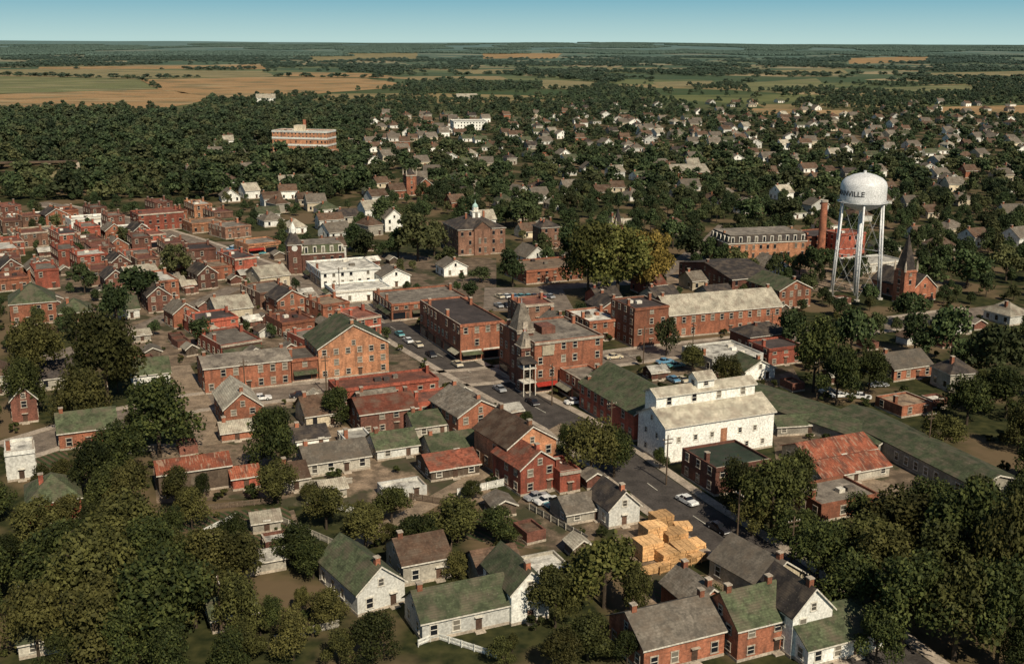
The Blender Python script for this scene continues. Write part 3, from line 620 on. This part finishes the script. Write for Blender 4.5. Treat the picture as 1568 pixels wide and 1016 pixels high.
# ------------------------------------------------------------------ trees
def quads(pos,nrm,size,rng):
    n=len(pos); a=rng.normal(size=(n,3)); t=np.cross(nrm,a); t/=np.linalg.norm(t,axis=1)[:,None]+1e-9; b_=np.cross(nrm,t)
    s=(size*(.6+.8*rng.random(n)))[:,None]; t=t*s; b_=b_*s*.65
    return np.stack([pos-t,pos-b_*1.0,pos+t,pos+b_],1).reshape(-1,3)
def treemesh(name,nl,size,seed,leaf='leaf',trunk=True,lob=17,droop=0.0,slim=1.0):
    rng=np.random.default_rng(seed); C=[];rad=[]
    for i in range(lob):
        th=rng.random()*6.283; zz=rng.random(); r=math.sqrt(rng.random())*.36*(1.05-.6*zz**1.5)*slim+ .02
        C.append((r*math.cos(th),r*math.sin(th),.32+.52*zz)); rad.append(.07+.13*rng.random())
    C=np.array(C);rad=np.array(rad); pr=rad**2/np.sum(rad**2); k=rng.choice(lob,nl,p=pr)
    d=rng.normal(size=(nl,3)); d[:,2]=d[:,2]+.25; d/=np.linalg.norm(d,axis=1)[:,None]
    rr_=.6+.55*rng.random(nl)**.9; pos=C[k]+d*(rad[k]*rr_)[:,None]*np.array([1,1,.85])+rng.normal(size=(nl,3))*.014
    if droop: pos[:,2]-=droop*rng.random(nl)*(np.hypot(pos[:,0],pos[:,1])/.4)
    nr=d*.8+rng.normal(size=(nl,3))*.6; nr/=np.linalg.norm(nr,axis=1)[:,None]
    vs=quads(pos,nr,size,rng); fs=[(4*i,4*i+1,4*i+2,4*i+3) for i in range(nl)]
    M=MB(); M.add('leaf',vs.tolist(),fs,leaf)
    if trunk:
        M.cyl('trunk',(0,0,-.01),(0,0,.3),.028,.02,7,'bark'); M.cyl('trunk',(0,0,.29),(.01,.01,.7),.02,.008,6,'bark')
        for i in range(5):
            a=rng.random()*6.28; z=.26+.08*i; M.cyl('trunk',(0,0,z),(.25*math.cos(a),.25*math.sin(a),z+.22),.012,.004,5,'bark')
    return M.mesh(name)
TN=[treemesh('tree_near%d'%i,6200,.021,i,lob=22+3*i) for i in range(7)]
TG=[treemesh('tree_gold',5200,.024,20,'leafgold',lob=26)]
TW=[treemesh('tree_willow',5200,.026,30,'leafwillow',droop=.22)]
TO=[treemesh('tree_olive%d'%i,5200,.024,31+i,'leafwillow',lob=28) for i in range(2)]
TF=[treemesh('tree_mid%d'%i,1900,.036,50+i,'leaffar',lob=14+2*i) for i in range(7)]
TB=[treemesh('shrub%d'%i,700,.055,70+i,lob=8) for i in range(3)]
def tree(name,x,y,w,h,z=0,kind=None):
    me=R.choice(kind or (TN if math.hypot(x,y)<300 else TF)); w*=1.1
    inst(name,me,(x,y,z-.05),R.random()*6.28,(w*(.85+.25*R.random()),w*(.85+.25*R.random()),h*1.03))
def T(u,vb,vt,wp,kind=None,name="deciduous_tree"):
    p=P(u,vb); s_=.01139*(vb-65); tree(name,p.x,p.y,wp/s_,max(3,ZT(p,u,vt)),0,kind); mark(p.x-2,p.y-2,4,4,0,0)
for q in ((150,960,800,170),(255,1000,838,160),(325,905,805,100),(90,905,795,110),(190,870,750,120),(60,1010,880,90),(150,1020,880,140),(370,980,880,80),
 (60,600,482,85),(40,640,545,70),(165,620,470,110),(130,660,560,90),(245,700,575,110),(185,740,645,80),(150,770,670,80),(215,470,405,80),(180,500,430,60),(200,800,710,80),(235,900,790,110),(300,960,860,100),
 (420,730,618,75),(425,770,705,65),(515,650,595,55),(500,810,745,75),(560,840,768,75),(640,850,785,75),(700,830,760,85),(760,830,775,70),(455,865,800,70),(600,800,745,60),(480,885,830,60),
 (905,735,635,85),(940,730,650,65),(870,700,650,50),(1130,790,705,75),(1180,820,695,110),(1215,780,685,75),(1150,820,755,70),(1010,718,684,28),
 (1250,900,795,110),(1310,880,785,110),(1380,870,745,130),(1470,900,730,140),(1530,960,745,120),(1300,960,850,110),(1380,1000,840,140),(1460,1010,850,140),(1220,840,775,75),(1350,930,800,120),(1525,1020,850,120),(1420,820,725,90),(1340,1020,930,80),(1440,940,800,120),
 (850,960,865,70),(975,950,865,60),(900,1010,940,80),(570,1015,940,90),(500,960,900,70),(860,1030,960,70),(450,1010,935,75),(700,885,845,45),(770,1020,975,50),(520,1020,965,60),(1090,940,895,40),(960,1020,965,60),
 (1245,600,480,90),(1300,560,460,80),(1210,540,470,60),(1280,620,525,75),(1330,600,535,55),(1455,560,465,85),(1520,590,490,85),(1400,540,475,55),(1480,650,570,80),(1540,640,560,80),(1440,690,630,70),(1390,500,440,60),(1020,545,485,45),(1060,570,525,45),(1110,600,540,50),
 (640,400,322,70),(610,395,345,50),(785,440,378,52),(665,392,335,50),(590,350,300,50),(835,400,355,40),(735,432,408,34),(685,412,375,36),(560,400,350,45),(270,430,370,50),(130,450,400,40),(310,530,485,45),(545,385,340,45),(720,460,430,30),
 (1060,400,345,60),(1030,380,330,50),(1330,470,430,30),(1150,350,300,60),(1200,350,300,55),(1420,440,390,60),(1480,440,380,70),(1540,430,370,60),(875,400,340,60),(800,350,295,60)): T(*q)
T(900,458,340,85,TO); T(945,460,342,105,TO); T(990,455,346,85,TG); T(1012,440,352,55,TG)
T(925,930,805,110,TW,"willow_tree"); T(900,900,825,80,TW,"willow_tree")
EX=[]
FIELDS=[([(-200,170),(15,168),(120,165),(250,166),(340,150),(240,137),(-200,150)],'fieldgold'),([(-200,150),(240,137),(210,122),(-200,112)],'fieldgreen'),([(215,122),(245,137),(350,152),(470,146),(632,131),(560,120),(420,118)],'fieldgold'),
 ([(200,121),(420,117),(400,109),(60,106),(-200,108)],'fieldgreen2'),([(430,117),(560,119),(640,122),(560,112),(440,111)],'fieldgold'),
 ([(1130,128),(1250,120),(1270,136),(1150,140)],'fieldgreen'),([(1140,166),(1300,170),(1310,178),(1140,176)],'fieldgold'),([(1400,165),(1640,160),(1640,178),(1450,176)],'fieldgold'),([(830,122),(920,126),(900,138),(830,136)],'fieldgreen2'),([(470,86),(640,84),(640,92),(480,95)],'fieldgreen2'),([(60,103),(400,100),(410,106),(60,106)],'fieldgold'),([(1300,92),(1420,90),(1420,97),(1300,99)],'fieldgold'),([(930,104),(1010,104),(1000,109),(930,110)],'fieldgreen2'),([(740,86),(860,86),(850,92),(740,92)],'fieldgold'),
 ([(1180,108),(1290,106),(1300,113),(1190,114)],'fieldgreen2'),([(700,108),(790,106),(800,112),(700,114)],'fieldgreen2'),([(1000,126),(1090,124),(1100,131),(1010,134)],'fieldgreen2'),([(1420,112),(1640,108),(1640,118),(1430,120)],'fieldgreen2'),([(1350,135),(1480,130),(1500,140),(1360,144)],'fieldgreen'),([(20,262),(230,258),(240,268),(20,274)],'fieldgreen2')]
surf('fieldgold',(.33,.20,.085),'plain',var=.25); surf('fieldgreen',(.15,.155,.06),'plain',var=.3); surf('fieldgreen2',(.22,.185,.085),'plain',var=.3)
for k in ('fieldgold','fieldgreen','fieldgreen2'):
    nt=MATS[k].node_tree; b=nt.nodes['Principled BSDF']; src=b.inputs['Base Color'].links[0].from_socket; tc=N(nt,'ShaderNodeTexCoord').outputs['Object']
    c=mix(nt,src,(.10,.10,.045),mrange(nt,noiz(nt,tc,.012,4),.48,.6,0,.6)); c=mix(nt,c,(.42,.33,.18),mrange(nt,noiz(nt,tc,.02,3,(.3,1.5,1)),.55,.65,0,.5)); nt.links.new(c,b.inputs['Base Color'])
def sst(x): x=min(1,max(0,x)); return x*x*(3-2*x)
def hz(x,y):
    r=math.hypot(x,y); return 64*sst((r-3500)/13000)*(1+.2*math.sin(x/1900+1)+.12*math.sin(x/800+y/2500))
for pp,mt in FIELDS:
    M=MB(); pts=[P(*q) for q in pp]; c_=sum(pts,Vector())/len(pts); n=len(pts); ring=[]
    for i in range(n):
        for j in range(5): p=pts[i].lerp(pts[(i+1)%n],j/5); k=1+.06*noise.noise(p/90); ring.append(c_+(p-c_)*k)
    M.poly('f',[(p.x,p.y,.25+hz(p.x,p.y)) for p in ring],mt); inst("field",M.mesh("field"),(0,0,0)); EX.append(pts)
def fillt(pp,sp,h0,h1,prob,name="deciduous_tree",kind=None,crown=.9,mg=2.0):
    for X,Y in lattice(pp,sp,sp,R.random()*90,.45):
        if R.random()>prob or not free(X-mg/2,Y-mg/2,mg,mg,0,0) : continue
        h=R.uniform(h0,h1); tree(name,X,Y,h*R.uniform(.75,1.05)*crown,h,0,kind)
fillt([(-60,480),(200,480),(260,560),(270,700),(400,690),(400,790),(-100,790)],9,3.5,9,.38)
fillt([(-150,790),(310,780),(380,850),(420,1060),(-300,1100)],8,6,11,.8)
fillt([(400,790),(480,1010),(420,1060),(370,850)],8,4,7,.5)
fillt([(440,740),(940,740),(930,1000),(440,1010)],8,3,5.5,.5)
fillt([(1190,790),(1700,730),(1900,1100),(1400,1080)],8,6,12,.75)
fillt([(1200,460),(1700,420),(1750,720),(1400,690),(1240,600)],11,4,11,.6)
fillt([(420,600),(960,600),(940,760),(430,760)],7,3,6,.32)
fillt([(60,380),(600,380),(600,600),(60,560)],8,3,5.5,.3)
fillt([(560,300),(1600,300),(1650,440),(900,430),(780,400),(780,350),(560,350)],9,5,12,.6)
fillt([(600,400),(1000,400),(960,540),(620,500)],9,3,7,.25)
fillt([(960,400),(1450,400),(1450,620),(960,560)],9,3,7,.35)
fillt([(-100,300),(560,290),(560,400),(-100,400)],9,4,8,.4)
fillt([(-100,480),(1700,440),(1900,1080),(-300,1080)],5.5,1.2,3,.38,"shrub",TB,1.3,1.0)
# distant mass of trees
PTS=[];SC=[];RO=[];ID=[]
def addp(x,y,w,h,i): PTS.append((x,y,hz(x,y)-.2)); SC.append((w,w,h)); RO.append((0,0,R.random()*6.28)); ID.append(i)
def dense(pp,sp,h0,h1,prob,mg=3,gate=None):
    for X,Y in lattice(pp,sp,sp,R.random()*90,.45):
        if R.random()>prob or any(inpoly(X,Y,e) for e in EX) or not free(X-mg/2,Y-mg/2,mg,mg,0,0): continue
        if gate is not None and noise.noise(Vector((X/220,Y/420,5)))<gate and R.random()<.93: continue
        h=h0+(h1-h0)*R.random()**1.6; addp(X,Y,h*R.uniform(.9,1.4),h,R.randint(0,4))
dense([(560,238),(1750,238),(1800,305),(560,305)],11,5,13,.68)
dense([(-250,180),(560,176),(560,305),(-250,310)],11,6,16,.93)
dense([(560,172),(1750,176),(1750,238),(560,238)],14,5,11,.58)
dense([(-250,125),(1800,130),(1800,176),(-250,180)],17,6,12,.75,gate=-.12)
for X,Y in lattice([(-500,88),(2050,92),(1850,130),(-300,125)],30,30,5,.45):
    if any(inpoly(X,Y,e) for e in EX): continue
    if noise.noise(Vector((X/260,Y/600,0)))>.04 or R.random()<.05: h=R.uniform(7,13); addp(X,Y,h*2.2,h,R.randint(0,4))
for X,Y in lattice([(-900,74.5),(2500,76),(2050,92),(-500,88)],95,95,5,.45):
    if noise.noise(Vector((X/700,Y/1800,3)))>.0: addp(X,Y,1,1,R.choice([5,6]))
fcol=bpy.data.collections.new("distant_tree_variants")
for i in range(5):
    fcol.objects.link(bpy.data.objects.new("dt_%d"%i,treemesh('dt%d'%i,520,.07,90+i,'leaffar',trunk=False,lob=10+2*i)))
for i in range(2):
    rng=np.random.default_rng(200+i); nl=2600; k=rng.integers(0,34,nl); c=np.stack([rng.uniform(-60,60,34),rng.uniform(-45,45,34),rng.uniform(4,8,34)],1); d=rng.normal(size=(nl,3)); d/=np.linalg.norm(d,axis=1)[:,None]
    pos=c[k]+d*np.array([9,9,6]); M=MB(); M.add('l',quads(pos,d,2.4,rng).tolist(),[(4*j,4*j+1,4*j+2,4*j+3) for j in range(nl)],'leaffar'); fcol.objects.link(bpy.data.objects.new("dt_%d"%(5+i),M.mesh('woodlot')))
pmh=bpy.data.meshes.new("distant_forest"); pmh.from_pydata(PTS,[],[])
for nm,dat in (('sc',SC),('ro',RO)):
    a=pmh.attributes.new(nm,'FLOAT_VECTOR','POINT'); a.data.foreach_set('vector',[c for v in dat for c in v])
a=pmh.attributes.new('ix','INT','POINT'); a.data.foreach_set('value',ID)
fo=inst("distant_forest",pmh,(0,0,0)); g=bpy.data.node_groups.new("scatter",'GeometryNodeTree')
g.interface.new_socket("Geometry",in_out='INPUT',socket_type='NodeSocketGeometry'); g.interface.new_socket("Geometry",in_out='OUTPUT',socket_type='NodeSocketGeometry')
gi=g.nodes.new('NodeGroupInput'); go=g.nodes.new('NodeGroupOutput'); ip=g.nodes.new('GeometryNodeInstanceOnPoints'); ci=g.nodes.new('GeometryNodeCollectionInfo'); ci.inputs[0].default_value=fcol; ci.inputs['Separate Children'].default_value=True; ci.inputs['Reset Children'].default_value=True
def na(nm,ty): n=g.nodes.new('GeometryNodeInputNamedAttribute'); n.data_type=ty; n.inputs[0].default_value=nm; return n.outputs[0]
g.links.new(gi.outputs[0],ip.inputs['Points']); g.links.new(ci.outputs[0],ip.inputs['Instance']); ip.inputs['Pick Instance'].default_value=True
g.links.new(na('ix','INT'),ip.inputs['Instance Index']); g.links.new(na('sc','FLOAT_VECTOR'),ip.inputs['Scale'])
er=g.nodes.new('FunctionNodeEulerToRotation'); g.links.new(na('ro','FLOAT_VECTOR'),er.inputs[0]); g.links.new(er.outputs[0],ip.inputs['Rotation']); g.links.new(ip.outputs[0],go.inputs[0])
mod=fo.modifiers.new("scatter",'NODES'); mod.node_group=g
# ------------------------------------------------------------------ ground
def axis(lo,hi):
    r=[i*100.0 for i in range(0,16)]; s=100
    while r[-1]<36000: s*=1.12; r.append(r[-1]+s)
    return [x for x in sorted(set([-x for x in r]+r)) if lo<=x<=hi]
X=axis(-40000,40000); Y=axis(-1600,40000); vs=[(x,y,hz(x,y)) for y in Y for x in X]; nx=len(X)
fs=[(j*nx+i,j*nx+i+1,(j+1)*nx+i+1,(j+1)*nx+i) for j in range(len(Y)-1) for i in range(nx-1)]
m,nt,b=nodes('groundmat'); tc=N(nt,'ShaderNodeTexCoord').outputs['Object']; pg=N(nt,'ShaderNodeNewGeometry').outputs['Position']
n1=noiz(nt,tc,.035,5); n2=noiz(nt,tc,.4,5)
c=mix(nt,(.016,.022,.008),(.055,.055,.02),mrange(nt,n2,.35,.65,0,1)); c=mix(nt,c,(.15,.105,.06),mrange(nt,n1,.49,.58,0,.85))
vo=N(nt,'ShaderNodeTexVoronoi'); vo.inputs['Scale'].default_value=.0036; nt.links.new(tc,vo.inputs['Vector']); sc=N(nt,'ShaderNodeSeparateColor'); nt.links.new(vo.outputs['Color'],sc.inputs[0])
cr=N(nt,'ShaderNodeValToRGB'); cr.color_ramp.interpolation='CONSTANT'; e=cr.color_ramp.elements; e[0].color=(.05,.075,.03,1); e[1].position=.3; e[1].color=(.13,.14,.055,1)
for p_,q in ((.5,(.25,.19,.09,1)),(.64,(.075,.095,.04,1)),(.84,(.34,.26,.14,1))): x=e.new(p_); x.color=q
nt.links.new(sc.outputs[0],cr.inputs[0]); sp=N(nt,'ShaderNodeSeparateXYZ'); nt.links.new(pg,sp.inputs[0])
fc2=mix(nt,cr.outputs[0],(.07,.085,.035),mrange(nt,noiz(nt,tc,.006,5),.48,.6,0,.8))
c=mix(nt,c,fc2,mrange(nt,sp.outputs[1],1200,1700,0,1)); c=mix(nt,c,(.11,.18,.17),mrange(nt,sp.outputs[1],1800,11000,0,.88))  # far fields blend in, then distance haze painted into the ground colour
nt.links.new(c,b.inputs['Base Color']); b.inputs['Roughness'].default_value=.95; b.inputs['Specular IOR Level'].default_value=.1
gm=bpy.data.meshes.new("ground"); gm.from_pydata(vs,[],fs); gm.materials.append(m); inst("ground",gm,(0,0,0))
# ------------------------------------------------------------------ light
SE=math.radians(43); hd=Vector((.42,-.90,0)).normalized(); sd=hd*math.cos(SE)+Vector((0,0,math.sin(SE)))
sl=bpy.data.lights.new("sun",'SUN'); sl.energy=4.9; sl.angle=math.radians(.5); sl.color=(1,.885,.72); so=bpy.data.objects.new("sun",sl); COL.objects.link(so); so.rotation_euler=(-sd).to_track_quat('-Z','Y').to_euler()
w=bpy.data.worlds.new("World"); scene.world=w; w.use_nodes=True; nt=w.node_tree; bg=nt.nodes['Background']; sk=N(nt,'ShaderNodeTexSky'); sk.sky_type='NISHITA'; sk.sun_disc=False; sk.sun_elevation=SE; sk.sun_rotation=math.atan2(hd.x,hd.y); sk.altitude=80; sk.air_density=1.0; sk.dust_density=.3; sk.ozone_density=1.5
# clear blue-green horizon haze blended into the lowest few degrees of the sky
gz=N(nt,'ShaderNodeSeparateXYZ'); nt.links.new(N(nt,'ShaderNodeTexCoord').outputs['Generated'],gz.inputs[0])
st=.055; hc=mix(nt,tuple(x/st for x in (.47,.66,.64)),tuple(x/st for x in (.15,.40,.52)),mrange(nt,gz.outputs[2],.002,.045,0,1))
nt.links.new(mix(nt,hc,sk.outputs[0],mrange(nt,gz.outputs[2],.05,.25,0,1)),bg.inputs[0]); bg.inputs[1].default_value=st
scene.view_settings.view_transform='Standard'; scene.view_settings.look='None'; scene.view_settings.exposure=0
